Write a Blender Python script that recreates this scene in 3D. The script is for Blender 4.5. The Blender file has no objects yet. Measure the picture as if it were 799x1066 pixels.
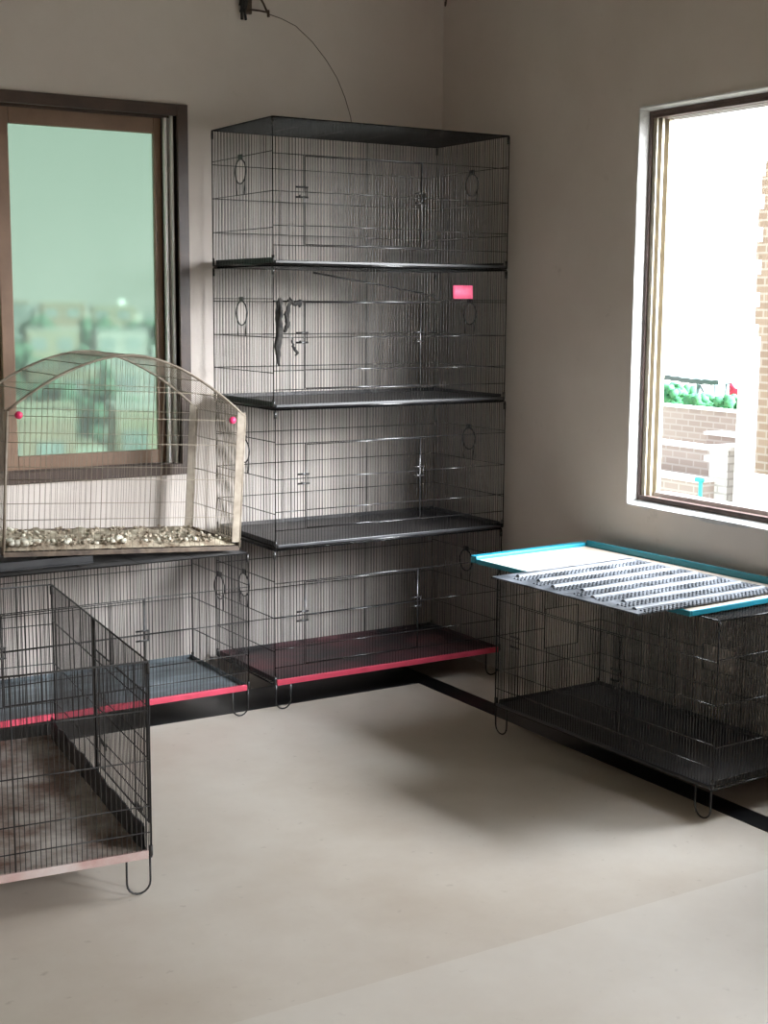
import bpy, math, random
from mathutils import Vector, Matrix, noise as mnoise

random.seed(7)
SC = bpy.context.scene
COL = SC.collection
R = math.radians

# ------------------------------------------------------------------ materials
def mat(name, c1, c2=None, scale=6.0, rough=0.6, metal=0.0, bump=0.0, bscale=60.0,
        detail=5.0, ramp=(0.35, 0.7), spec=0.5, rough2=None, stretch=None):
    m = bpy.data.materials.new(name)
    m.use_nodes = True
    nt = m.node_tree
    b = nt.nodes['Principled BSDF']
    b.inputs['Base Color'].default_value = (*c1, 1)
    b.inputs['Roughness'].default_value = rough
    b.inputs['Metallic'].default_value = metal
    b.inputs['Specular IOR Level'].default_value = spec
    tc = nt.nodes.new('ShaderNodeTexCoord')
    vec = tc.outputs['Object']
    if stretch:
        mp = nt.nodes.new('ShaderNodeMapping')
        mp.inputs['Scale'].default_value = stretch
        nt.links.new(vec, mp.inputs['Vector'])
        vec = mp.outputs['Vector']
    if c2 is not None:
        n = nt.nodes.new('ShaderNodeTexNoise')
        n.inputs['Scale'].default_value = scale
        n.inputs['Detail'].default_value = detail
        n.inputs['Roughness'].default_value = 0.6
        nt.links.new(vec, n.inputs['Vector'])
        r = nt.nodes.new('ShaderNodeValToRGB')
        r.color_ramp.elements[0].position = ramp[0]
        r.color_ramp.elements[1].position = ramp[1]
        r.color_ramp.elements[0].color = (*c1, 1)
        r.color_ramp.elements[1].color = (*c2, 1)
        nt.links.new(n.outputs['Fac'], r.inputs['Fac'])
        nt.links.new(r.outputs['Color'], b.inputs['Base Color'])
        if rough2 is not None:
            mr = nt.nodes.new('ShaderNodeMapRange')
            mr.inputs['To Min'].default_value = rough
            mr.inputs['To Max'].default_value = rough2
            nt.links.new(n.outputs['Fac'], mr.inputs['Value'])
            nt.links.new(mr.outputs['Result'], b.inputs['Roughness'])
    if bump > 0:
        n2 = nt.nodes.new('ShaderNodeTexNoise')
        n2.inputs['Scale'].default_value = bscale
        n2.inputs['Detail'].default_value = 4
        nt.links.new(vec, n2.inputs['Vector'])
        bp = nt.nodes.new('ShaderNodeBump')
        bp.inputs['Strength'].default_value = bump
        bp.inputs['Distance'].default_value = 0.01
        nt.links.new(n2.outputs['Fac'], bp.inputs['Height'])
        nt.links.new(bp.outputs['Normal'], b.inputs['Normal'])
    return m

def brick_mat(name, c1, c2, mortar, scale=1.0, bw=0.23, bh=0.075, axis='Y'):
    m = bpy.data.materials.new(name)
    m.use_nodes = True
    nt = m.node_tree
    b = nt.nodes['Principled BSDF']
    b.inputs['Roughness'].default_value = 0.9
    tc = nt.nodes.new('ShaderNodeTexCoord')
    sx = nt.nodes.new('ShaderNodeSeparateXYZ')
    cx = nt.nodes.new('ShaderNodeCombineXYZ')
    nt.links.new(tc.outputs['Object'], sx.inputs[0])
    ad = nt.nodes.new('ShaderNodeMath'); ad.operation = 'ADD'
    nt.links.new(sx.outputs['X'], ad.inputs[0]); nt.links.new(sx.outputs['Y'], ad.inputs[1])
    nt.links.new(ad.outputs[0], cx.inputs['X'])
    nt.links.new(sx.outputs['Z'], cx.inputs['Y'])
    br = nt.nodes.new('ShaderNodeTexBrick')
    br.inputs['Scale'].default_value = scale
    br.inputs['Brick Width'].default_value = bw
    br.inputs['Row Height'].default_value = bh
    br.inputs['Mortar Size'].default_value = 0.012
    br.inputs['Color1'].default_value = (*c1, 1)
    br.inputs['Color2'].default_value = (*c2, 1)
    br.inputs['Mortar'].default_value = (*mortar, 1)
    nt.links.new(cx.outputs[0], br.inputs['Vector'])
    nt.links.new(br.outputs['Color'], b.inputs['Base Color'])
    return m

M = {}
M['wire'] = mat('black_painted_wire', (0.012, 0.012, 0.014), (0.03, 0.028, 0.027), 30, rough=0.22, spec=0.8)
M['wire_old'] = mat('dusty_black_wire', (0.014, 0.013, 0.013), (0.045, 0.04, 0.036), 30, rough=0.42)
M['black_plastic'] = mat('black_plastic', (0.012, 0.012, 0.014), (0.03, 0.03, 0.032), 14, rough=0.4)
M['soiled_black'] = mat('soiled_black_tray', (0.012, 0.012, 0.014), (0.06, 0.052, 0.048), 7, rough=0.35, rough2=0.6, bump=0.2)
M['red_plastic'] = mat('red_plastic', (0.70, 0.07, 0.13), (0.50, 0.05, 0.08), 9, rough=0.45)
M['soiled_red'] = mat('soiled_red_tray_floor', (0.022, 0.018, 0.019), (0.16, 0.06, 0.065), 6, rough=0.35, rough2=0.7, ramp=(0.4, 0.75))
M['soiled_blue'] = mat('soiled_blue_tray_floor', (0.07, 0.085, 0.095), (0.22, 0.26, 0.285), 5, rough=0.3, rough2=0.6, stretch=(1, 4, 1))
M['soiled_brown'] = mat('soiled_brown_tray_floor', (0.15, 0.075, 0.052), (0.55, 0.50, 0.46), 8, rough=0.6, bump=0.4, ramp=(0.38, 0.68))
M['pale_red'] = mat('dusty_red_plastic', (0.45, 0.28, 0.25), (0.62, 0.56, 0.53), 9, rough=0.55)
M['beige_wire'] = mat('dirty_beige_wire', (0.24, 0.195, 0.14), (0.15, 0.12, 0.085), 18, rough=0.5)
M['beige_band'] = mat('dirty_beige_plastic', (0.30, 0.255, 0.195), (0.15, 0.11, 0.075), 14, rough=0.55)
M['crust_tray'] = mat('crusted_tray', (0.055, 0.036, 0.026), (0.15, 0.11, 0.075), 14, rough=0.7, bump=0.5)
M['crust'] = mat('droppings_crust', (0.17, 0.12, 0.078), (0.52, 0.46, 0.35), 18, rough=0.85, bump=0.8)
M['lump_white'] = mat('chalky_lumps', (0.72, 0.70, 0.60), (0.45, 0.40, 0.30), 30, rough=0.8)
M['pink'] = mat('pink_plastic', (0.80, 0.03, 0.13), (0.85, 0.05, 0.17), 20, rough=0.4)
M['pink_card'] = mat('pink_card', (0.86, 0.14, 0.25), (0.80, 0.09, 0.20), 40, rough=0.6)
M['blue_rim'] = mat('bright_blue_plastic', (0.010, 0.20, 0.275), (0.012, 0.24, 0.32), 10, rough=0.4)
M['cream_tray'] = mat('cream_tray_floor', (0.50, 0.44, 0.36), (0.44, 0.30, 0.21), 5, rough=0.55, ramp=(0.45, 0.85))
M['grey_panel'] = mat('grey_ribbed_plastic', (0.03, 0.035, 0.042), (0.19, 0.205, 0.23), 11, rough=0.42, rough2=0.6, bump=0.3, ramp=(0.4, 0.72))
M['grey_rib'] = mat('pale_grey_rib', (0.10, 0.107, 0.12), (0.22, 0.235, 0.25), 14, rough=0.5)
M['brown_alu'] = mat('brown_aluminium', (0.045, 0.025, 0.018), (0.075, 0.043, 0.03), 9, rough=0.38, spec=0.5)
M['sash_alu'] = mat('bronze_aluminium', (0.21, 0.125, 0.078), (0.27, 0.165, 0.105), 7, rough=0.4)
M['bare_alu'] = mat('bare_aluminium', (0.82, 0.79, 0.77), None, rough=0.3, metal=0.0)
M['beige_alu'] = mat('champagne_aluminium', (0.34, 0.30, 0.22), (0.40, 0.355, 0.27), 12, rough=0.4, metal=0.1)
M['dark_sill'] = mat('dark_reddish_sill', (0.07, 0.04, 0.035), (0.12, 0.075, 0.065), 15, rough=0.45)
M['plaster_white'] = mat('white_plaster', (0.58, 0.58, 0.57), (0.46, 0.45, 0.43), 20, rough=0.85, bump=0.3)
M['rag'] = mat('sooty_cord', (0.012, 0.011, 0.011), (0.05, 0.045, 0.04), 60, rough=0.9)
M['rust'] = mat('dark_rusty_iron', (0.045, 0.028, 0.018), (0.09, 0.06, 0.04), 30, rough=0.7)
M['thin_wire'] = mat('dull_thin_wire', (0.13, 0.105, 0.085), None, rough=0.6)
M['strip'] = mat('black_marble_and_crate_shade', (0.008, 0.008, 0.009), (0.02, 0.019, 0.019), 12, rough=0.3)
M['ceiling'] = mat('off_white_ceiling', (0.48, 0.44, 0.39), (0.42, 0.385, 0.34), 2, rough=0.9)

def wall_material():
    m = bpy.data.materials.new('painted_plaster')
    m.use_nodes = True
    nt = m.node_tree
    b = nt.nodes['Principled BSDF']
    b.inputs['Roughness'].default_value = 0.75
    tc = nt.nodes.new('ShaderNodeTexCoord')
    n = nt.nodes.new('ShaderNodeTexNoise'); n.inputs['Scale'].default_value = 1.6; n.inputs['Detail'].default_value = 6
    n.inputs['Roughness'].default_value = 0.6
    nt.links.new(tc.outputs['Object'], n.inputs['Vector'])
    r = nt.nodes.new('ShaderNodeValToRGB')
    r.color_ramp.elements[0].position = 0.3; r.color_ramp.elements[0].color = (0.575, 0.51, 0.46, 1)
    r.color_ramp.elements[1].position = 0.7; r.color_ramp.elements[1].color = (0.66, 0.60, 0.55, 1)
    nt.links.new(n.outputs['Fac'], r.inputs['Fac'])
    # scattered grubby smudges
    n2 = nt.nodes.new('ShaderNodeTexNoise'); n2.inputs['Scale'].default_value = 7; n2.inputs['Detail'].default_value = 8
    n2.inputs['Roughness'].default_value = 0.7
    nt.links.new(tc.outputs['Object'], n2.inputs['Vector'])
    r2 = nt.nodes.new('ShaderNodeValToRGB')
    r2.color_ramp.elements[0].position = 0.64; r2.color_ramp.elements[0].color = (0, 0, 0, 1)
    r2.color_ramp.elements[1].position = 0.80; r2.color_ramp.elements[1].color = (0.5, 0.5, 0.5, 1)
    nt.links.new(n2.outputs['Fac'], r2.inputs['Fac'])
    mx = nt.nodes.new('ShaderNodeMix'); mx.data_type = 'RGBA'
    nt.links.new(r2.outputs['Color'], mx.inputs['Factor'])
    nt.links.new(r.outputs['Color'], mx.inputs['A'])
    mx.inputs['B'].default_value = (0.30, 0.26, 0.22, 1)
    nt.links.new(mx.outputs['Result'], b.inputs['Base Color'])
    bp = nt.nodes.new('ShaderNodeBump'); bp.inputs['Strength'].default_value = 0.12; bp.inputs['Distance'].default_value = 0.004
    n3 = nt.nodes.new('ShaderNodeTexNoise'); n3.inputs['Scale'].default_value = 45
    nt.links.new(tc.outputs['Object'], n3.inputs['Vector'])
    nt.links.new(n3.outputs['Fac'], bp.inputs['Height'])
    nt.links.new(bp.outputs['Normal'], b.inputs['Normal'])
    return m
M['wall'] = wall_material()

def floor_material():
    m = bpy.data.materials.new('cream_marble_chip_floor')
    m.use_nodes = True
    nt = m.node_tree
    L = nt.links.new
    b = nt.nodes['Principled BSDF']
    tc = nt.nodes.new('ShaderNodeTexCoord')
    n = nt.nodes.new('ShaderNodeTexNoise'); n.inputs['Scale'].default_value = 1.3; n.inputs['Detail'].default_value = 8
    n.inputs['Roughness'].default_value = 0.62
    L(tc.outputs['Object'], n.inputs['Vector'])
    r = nt.nodes.new('ShaderNodeValToRGB')
    r.color_ramp.elements[0].position = 0.28; r.color_ramp.elements[0].color = (0.50, 0.425, 0.345, 1)
    r.color_ramp.elements[1].position = 0.66; r.color_ramp.elements[1].color = (0.66, 0.60, 0.525, 1)
    L(n.outputs['Fac'], r.inputs['Fac'])
    # fine speckle
    n2 = nt.nodes.new('ShaderNodeTexNoise'); n2.inputs['Scale'].default_value = 30; n2.inputs['Detail'].default_value = 6
    L(tc.outputs['Object'], n2.inputs['Vector'])
    r2 = nt.nodes.new('ShaderNodeValToRGB')
    r2.color_ramp.elements[0].position = 0.66; r2.color_ramp.elements[0].color = (0, 0, 0, 1)
    r2.color_ramp.elements[1].position = 0.78; r2.color_ramp.elements[1].color = (0.55, 0.55, 0.55, 1)
    L(n2.outputs['Fac'], r2.inputs['Fac'])
    mx = nt.nodes.new('ShaderNodeMix'); mx.data_type = 'RGBA'
    L(r2.outputs['Color'], mx.inputs['Factor']); L(r.outputs['Color'], mx.inputs['A'])
    mx.inputs['B'].default_value = (0.34, 0.28, 0.22, 1)
    # the slab on the near side of the joint is a paler pour
    sx = nt.nodes.new('ShaderNodeSeparateXYZ'); L(tc.outputs['Object'], sx.inputs[0])
    lt = nt.nodes.new('ShaderNodeMath'); lt.operation = 'LESS_THAN'; lt.inputs[1].default_value = -1.93
    L(sx.outputs['Y'], lt.inputs[0])
    ml = nt.nodes.new('ShaderNodeMath'); ml.operation = 'MULTIPLY'; ml.inputs[1].default_value = 0.24
    L(lt.outputs[0], ml.inputs[0])
    m2 = nt.nodes.new('ShaderNodeMix'); m2.data_type = 'RGBA'
    L(ml.outputs[0], m2.inputs['Factor']); L(mx.outputs['Result'], m2.inputs['A'])
    m2.inputs['B'].default_value = (0.78, 0.75, 0.70, 1)
    L(m2.outputs['Result'], b.inputs['Base Color'])
    mr = nt.nodes.new('ShaderNodeMapRange'); mr.inputs['To Min'].default_value = 0.32; mr.inputs['To Max'].default_value = 0.55
    L(n.outputs['Fac'], mr.inputs['Value']); L(mr.outputs['Result'], b.inputs['Roughness'])
    b.inputs['Specular IOR Level'].default_value = 0.4
    return m
M['floor'] = floor_material()

def tinted_glass():
    m = bpy.data.materials.new('green_tinted_glass')
    m.use_nodes = True
    nt = m.node_tree
    L = nt.links.new
    nt.nodes.remove(nt.nodes['Principled BSDF'])
    out = nt.nodes['Material Output']
    tr = nt.nodes.new('ShaderNodeBsdfRefraction')          # rolled glass: slightly blurs what lies behind
    tr.inputs['Color'].default_value = (0.195, 0.285, 0.215, 1)
    tr.inputs['IOR'].default_value = 1.04
    tr.inputs['Roughness'].default_value = 0.22
    gl = nt.nodes.new('ShaderNodeBsdfGlossy'); gl.inputs['Roughness'].default_value = 0.45
    gl.inputs['Color'].default_value = (0.9, 1.0, 0.95, 1)
    df = nt.nodes.new('ShaderNodeBsdfDiffuse'); df.inputs['Color'].default_value = (0.36, 0.44, 0.39, 1)
    m1 = nt.nodes.new('ShaderNodeMixShader'); m1.inputs[0].default_value = 0.20   # film of dust on the pane
    L(tr.outputs[0], m1.inputs[1]); L(df.outputs[0], m1.inputs[2])
    m2 = nt.nodes.new('ShaderNodeMixShader'); m2.inputs[0].default_value = 0.03
    L(m1.outputs[0], m2.inputs[1]); L(gl.outputs[0], m2.inputs[2])
    L(m2.outputs[0], out.inputs['Surface'])
    return m
M['green_glass'] = tinted_glass()

# ------------------------------------------------------------------ mesh builder
class MB:
    def __init__(self):
        self.v = []; self.f = []; self.mi = []; self.sm = []
    def add(self, vs, fs, mi=0, smooth=False):
        o = len(self.v)
        self.v += [tuple(p) for p in vs]
        for f in fs:
            self.f.append(tuple(i + o for i in f)); self.mi.append(mi); self.sm.append(smooth)
    def box(self, x0, x1, y0, y1, z0, z1, mi=0):
        vs = [(x0,y0,z0),(x1,y0,z0),(x1,y1,z0),(x0,y1,z0),(x0,y0,z1),(x1,y0,z1),(x1,y1,z1),(x0,y1,z1)]
        self.add(vs, [(3,2,1,0),(4,5,6,7),(0,1,5,4),(1,2,6,5),(2,3,7,6),(3,0,4,7)], mi)
    def tube(self, pts, r, n=5, mi=0, closed=False, caps=True):
        pts = [Vector(p) for p in pts]
        N = len(pts)
        rings = []
        up = None
        for i, p in enumerate(pts):
            if closed:
                t = pts[(i+1) % N] - pts[i-1]
            else:
                t = pts[min(i+1, N-1)] - pts[max(i-1, 0)]
            if t.length < 1e-9: t = Vector((0, 0, 1))
            t.normalize()
            if up is None:
                up = Vector((0, 0, 1)) if abs(t.z) < 0.9 else Vector((1, 0, 0))
            a = up - t * up.dot(t)
            if a.length < 1e-5:
                a = t.orthogonal()
            a.normalize(); up = a
            b = t.cross(a)
            rr = r[i] if isinstance(r, (list, tuple)) else r
            rings.append([p + a*math.cos(2*math.pi*k/n)*rr + b*math.sin(2*math.pi*k/n)*rr for k in range(n)])
        vs = [q for ring in rings for q in ring]
        fs = []
        for i in range(N if closed else N-1):
            j = (i+1) % N
            for k in range(n):
                fs.append((i*n+k, i*n+(k+1) % n, j*n+(k+1) % n, j*n+k))
        if caps and not closed:
            fs.append(tuple(range(n-1, -1, -1)))
            fs.append(tuple((N-1)*n+k for k in range(n)))
        self.add(vs, fs, mi, True)
    def blob(self, c, r, squash=(1, 1, 1), jit=0.25, mi=0, rng=random, seg=7, rings=5):
        c = Vector(c)
        vs = [c + Vector((0, 0, -r*squash[2]))]
        for i in range(1, rings):
            ph = -math.pi/2 + math.pi*i/rings
            for k in range(seg):
                th = 2*math.pi*k/seg
                q = r*(1 + rng.uniform(-jit, jit))
                vs.append(c + Vector((math.cos(ph)*math.cos(th)*q*squash[0], math.cos(ph)*math.sin(th)*q*squash[1], math.sin(ph)*q*squash[2])))
        vs.append(c + Vector((0, 0, r*squash[2])))
        fs = []
        for k in range(seg):
            fs.append((0, 1+(k+1) % seg, 1+k))
        for i in range(rings-2):
            for k in range(seg):
                a = 1+i*seg
                fs.append((a+k, a+(k+1) % seg, a+seg+(k+1) % seg, a+seg+k))
        a = 1+(rings-2)*seg
        for k in range(seg):
            fs.append((a+k, a+(k+1) % seg, len(vs)-1))
        self.add(vs, fs, mi, True)
    def build(self, name, mats, parent=None, bevel=0.0):
        me = bpy.data.meshes.new(name)
        me.from_pydata(self.v, [], self.f)
        if not isinstance(mats, (list, tuple)): mats = [mats]
        for m in mats: me.materials.append(m)
        for p, mi, s in zip(me.polygons, self.mi, self.sm):
            p.material_index = mi; p.use_smooth = s
        me.update()
        o = bpy.data.objects.new(name, me)
        COL.objects.link(o)
        if parent: o.parent = parent
        if bevel > 0:
            bv = o.modifiers.new('bevel', 'BEVEL'); bv.width = bevel; bv.segments = 2; bv.limit_method = 'ANGLE'
        return o

def tag(o, label=None, cat=None, group=None, kind=None):
    if label: o['label'] = label
    if cat: o['category'] = cat
    if group: o['group'] = group
    if kind: o['kind'] = kind
    return o
def thing(name, label, cat, loc=(0, 0, 0), rot=(0, 0, 0), group=None):
    o = bpy.data.objects.new(name, None); COL.objects.link(o)
    o.empty_display_size = 0.1
    o.location = loc; o.rotation_euler = rot
    return tag(o, label, cat, group)
def struct(o, label=None, cat=None):
    return tag(o, label, cat, None, 'structure')

# ------------------------------------------------------------------ room shell
XR, YB = 1.05, 0.53          # right wall plane, back wall plane
XL, YF, ZC = -3.3, -5.8, 2.85
WT = 0.13
def wall_with_openings(name, axis, plane, thick, a0, a1, z0, z1, holes):
    """axis 'y': wall in plane y=plane spanning x; axis 'x': plane x=plane spanning y."""
    mb = MB()
    us = sorted({a0, a1, *[h[0] for h in holes], *[h[1] for h in holes]})
    zs = sorted({z0, z1, *[h[2] for h in holes], *[h[3] for h in holes]})
    p0, p1 = min(plane, plane+thick), max(plane, plane+thick)
    for i in range(len(us)-1):
        for j in range(len(zs)-1):
            uc, zc = (us[i]+us[i+1])/2, (zs[j]+zs[j+1])/2
            if any(h[0] < uc < h[1] and h[2] < zc < h[3] for h in holes): continue
            if axis == 'y': mb.box(us[i], us[i+1], p0, p1, zs[j], zs[j+1])
            else: mb.box(p0, p1, us[i], us[i+1], zs[j], zs[j+1])
    return struct(mb.build(name, M['wall']))
W1 = (-1.42, -0.09, 0.82, 2.17)      # window in back wall  (x0,x1,z0,z1)
W2 = (-1.95, -0.672, 0.771, 2.117)     # window in right wall (y0,y1,z0,z1)
D1 = (-5.2, -4.3, 0.0, 2.15)         # unseen doorway in the right wall, added to light the near floor
wall_with_openings('wall_back', 'y', YB, WT, XL-WT, XR+WT, -0.1, ZC+0.1, [W1])
wall_with_openings('wall_right', 'x', XR, WT, YF-WT, YB, -0.1, ZC+0.1, [W2, D1])
wall_with_openings('wall_left', 'x', XL, -WT, YF-WT, YB, -0.1, ZC+0.1, [])
wall_with_openings('wall_front', 'y', YF, -WT, XL, XR, -0.1, ZC+0.1, [])
mb = MB(); mb.box(XL-WT, XR+WT, YF-WT, YB+WT, -0.2, 0.0); struct(mb.build('floor', M['floor']))
mb = MB(); mb.box(XL-WT, XR+WT, YF-WT, YB+WT, ZC, ZC+0.15); struct(mb.build('ceiling', M['ceiling']))
mb = MB()
mb.box(XL+0.01, 0.74, 0.05, 0.30, -0.01, 0.0012); mb.box(0.65, 0.74, YF+0.01, 0.05, -0.01, 0.0012)  # back run widened beyond the real strip to paint shade under the crates
struct(mb.build('trim_1', M['strip']), 'black stone border strip let into the cream floor, widened as shade under the crates')

# ---- window 1 (brown aluminium slider with green glass)
def frame_rect(mb, axis, d0, d1, u0, u1, z0, z1, w, mi=0):
    def bx(a0, a1, b0, b1):
        if axis == 'y': mb.box(a0, a1, d0, d1, b0, b1, mi)
        else: mb.box(d0, d1, a0, a1, b0, b1, mi)
    bx(u0, u0+w, z0, z1); bx(u1-w, u1, z0, z1)
    bx(u0+w, u1-w, z0, z0+w); bx(u0+w, u1-w, z1-w, z1)
x0, x1, z0, z1 = W1
win1 = struct(bpy.data.objects.new('window_1', None)); COL.objects.link(win1)
mb = MB()
frame_rect(mb, 'y', YB-0.012, YB+0.13, x0, x1, z0, z1, 0.014)
frame_rect(mb, 'y', YB-0.014, YB-0.002, x0-0.004, x1+0.006, z0-0.006, z1+0.006, 0.042)
mb.box(-0.160, -0.104, YB+0.046, YB+0.125, z0+0.014, z1-0.014)
mb.build('frame', M['brown_alu'], win1, 0.002)
mb = MB()
for (xa, xb, da, db) in ((-0.141, -0.133, 0.010, 0.046), (-0.160, -0.149, 0.030, 0.060), (-1.372, -1.363, 0.010, 0.046)):
    mb.box(xa, xb, YB+da, YB+db, z0+0.014, z1-0.014)
mb.build('track_lip', M['bare_alu'], win1, 0.0008)
mb = MB()
for d in (0.028, 0.055, 0.104):
    mb.box(x0+0.014, x1-0.014, YB+d, YB+d+0.004, z0+0.014, z0+0.036)
    mb.box(x0+0.014, x1-0.014, YB+d, YB+d+0.004, z1-0.04, z1-0.014)
mb.build('track', M['brown_alu'], win1)
for (a0, a1, d) in ((-0.775, -0.142, 0.065), (-1.395, -0.745, 0.092)):
    s = MB()
    ws = 0.046
    s.box(a0, a0+ws, YB+d, YB+d+0.022, z0+0.02, z1-0.02)
    s.box(a1-ws, a1, YB+d, YB+d+0.022, z0+0.02, z1-0.02)
    s.box(a0+ws, a1-ws, YB+d, YB+d+0.022, z0+0.02, z0+0.085)
    s.box(a0+ws, a1-ws, YB+d, YB+d+0.022, z1-0.095, z1-0.02)
    sash = s.build('sash', M['sash_alu'], win1, 0.003)
    g = MB()
    g.box(a0+ws-0.006, a1-ws+0.006, YB+d+0.009, YB+d+0.0095, z0+0.079, z1-0.089)
    # a single sheet is enough for the thin pane
    g2 = MB(); yy = YB+d+0.011
    g2.add([(a0+ws-0.006, yy, z0+0.079), (a1-ws+0.006, yy, z0+0.079), (a1-ws+0.006, yy, z1-0.089), (a0+ws-0.006, yy, z1-0.089)], [(0, 1, 2, 3)])
    g2.build('pane', M['green_glass'], sash)

# ---- window 2 (open, three tracks visible in the far jamb)
y0, y1, z0, z1 = W2[0]+0.01, W2[1]-0.011, W2[2]+0.013, W2[3]-0.007
win2 = struct(bpy.data.objects.new('window_2', None)); COL.objects.link(win2)
mb = MB()
frame_rect(mb, 'x', XR+0.030, XR+0.128, y0, y1, z0, z1, 0.012)
mb.box(XR+0.030, XR+0.122, y0+0.012, y1-0.012, z1-0.024, z1-0.012)
mb.box(XR+0.030, XR+0.062, y0+0.012, y1-0.012, z0+0.012, z0+0.017)
mb.build('frame', M['dark_sill'], win2, 0.0015)
mb = MB()
for d, dd, pr in ((0.037, 0.005, 0.020), (0.056, 0.010, 0.025), (0.084, 0.018, 0.028)):
    frame_rect(mb, 'x', XR+d, XR+d+dd, y0+0.012, y1-0.012, z0+0.012, z1-0.012, pr if 0 else 0.001)
    mb.box(XR+d, XR+d+dd, y1-0.012-pr, y1-0.012, z0+0.012, z1-0.012)
    mb.box(XR+d, XR+d+dd, y0+0.012, y0+0.012+pr, z0+0.012, z1-0.012)
mb.build('jamb_track', M['beige_alu'], win2, 0.002)
mb = MB()
for d in (0.065, 0.09, 0.113):
    mb.box(XR+d, XR+d+0.005, y0+0.05, y1-0.05, z0+0.012, z0+0.03)
    mb.box(XR+d, XR+d+0.005, y0+0.05, y1-0.05, z1-0.026, z1-0.012)
mb.build('sill_track', M['bare_alu'], win2)
# ragged plaster border on the wall face
mb = MB()
def ragged(p, q, inn, out, jit, n=70):
    """plaster return: inner edge p-q (y,z) at the frame, outer edge shifted by out towards the wall face, ragged by jit."""
    vs = []; fs = []
    w = 0.0
    for i in range(n+1):
        t = i/n
        y = p[0]+(q[0]-p[0])*t; z = p[1]+(q[1]-p[1])*t
        w = min(1, max(0, w+random.uniform(-0.45, 0.45)))
        ny, nz = inn
        vs += [(XR+0.032, y, z), (XR-0.002, y-ny*out, z-nz*out), (XR-0.004, y-ny*(out+0.002+jit*w), z-nz*(out+0.002+jit*w)), (XR+0.004, y-ny*(out+0.003+jit*w), z-nz*(out+0.003+jit*w))]
    for i in range(n):
        a = i*4; b = a+4
        for k in range(3):
            fs.append((a+k, a+k+1, b+k+1, b+k))
    mb.add(vs, fs)
ragged((y1, z0-0.012), (y1, z1+0.006), (-1, 0), 0.0115, 0.003)
ragged((y0-0.01, z0), (y1+0.012, z0), (0, 1), 0.0135, 0.013)
ragged((y0-0.01, z1), (y1+0.012, z1), (0, -1), 0.0075, 0.004)
ragged((y0, z0-0.012), (y0, z1+0.006), (1, 0), 0.0105, 0.006)
mb.build('plaster_edge', M['plaster_white'], win2)
# frame of the added, unseen doorway
door = struct(bpy.data.objects.new('added_doorway_1', None)); COL.objects.link(door)
mb = MB(); y0, y1, z0, z1 = D1
mb.box(XR-0.01, XR+0.12, y0, y0+0.05, 0, z1); mb.box(XR-0.01, XR+0.12, y1-0.05, y1, 0, z1); mb.box(XR-0.01, XR+0.12, y0+0.05, y1-0.05, z1-0.05, z1)
mb.build('frame', M['brown_alu'], door, 0.003)

# ------------------------------------------------------------------ wire crate
def wire_panel(mb, o, u, v, lu, lv, su, rows, holes=(), rings=(), r=0.0010, rr=0.0016, frame=0.0024, extra=()):
    """grid of thin wires along v every su, cross wires at the fractions in rows. holes: (u0,u1,v0,v1); rings: (uc,vc,rad)"""
    o = Vector(o); u = Vector(u); v = Vector(v)
    P = lambda a, b: o + u*a + v*b
    n = max(2, round(lu/su))
    for i in range(1, n):
        a = lu*i/n
        cuts = [(h[2], h[3]) for h in holes if h[0] < a < h[1]]
        for (c, d, q) in rings:
            if abs(a-c) < q:
                k = math.sqrt(q*q-(a-c)**2); cuts.append((d-k, d+k))
        cuts.sort(); s = 0.0
        for c in cuts+[(lv, lv)]:
            if c[0]-s > 0.004: mb.tube([P(a, s), P(a, c[0])], r, 4, caps=False)
            s = max(s, c[1])
    for f in rows:
        b = lv*f
        cuts = sorted((h[0], h[1]) for h in holes if h[2] < b < h[3]); s = 0.0
        for c in cuts+[(lu, lu)]:
            if c[0]-s > 0.004: mb.tube([P(s, b), P(c[0], b)], rr, 5)
            s = max(s, c[1])
    for a in extra:
        mb.tube([P(a, 0), P(a, lv)], rr*1.15, 5)
    for h in holes:
        for (pa, pb) in ((P(h[0], h[2]), P(h[1], h[2])), (P(h[0], h[3]), P(h[1], h[3])), (P(h[0], h[2]), P(h[0], h[3])), (P(h[1], h[2]), P(h[1], h[3]))):
            mb.tube([pa, pb], rr*0.9, 5)
    c = [P(0, 0), P(lu, 0), P(lu, lv), P(0, lv)]
    for i in range(4): mb.tube([c[i], c[(i+1) % 4]], frame, 6)

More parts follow.
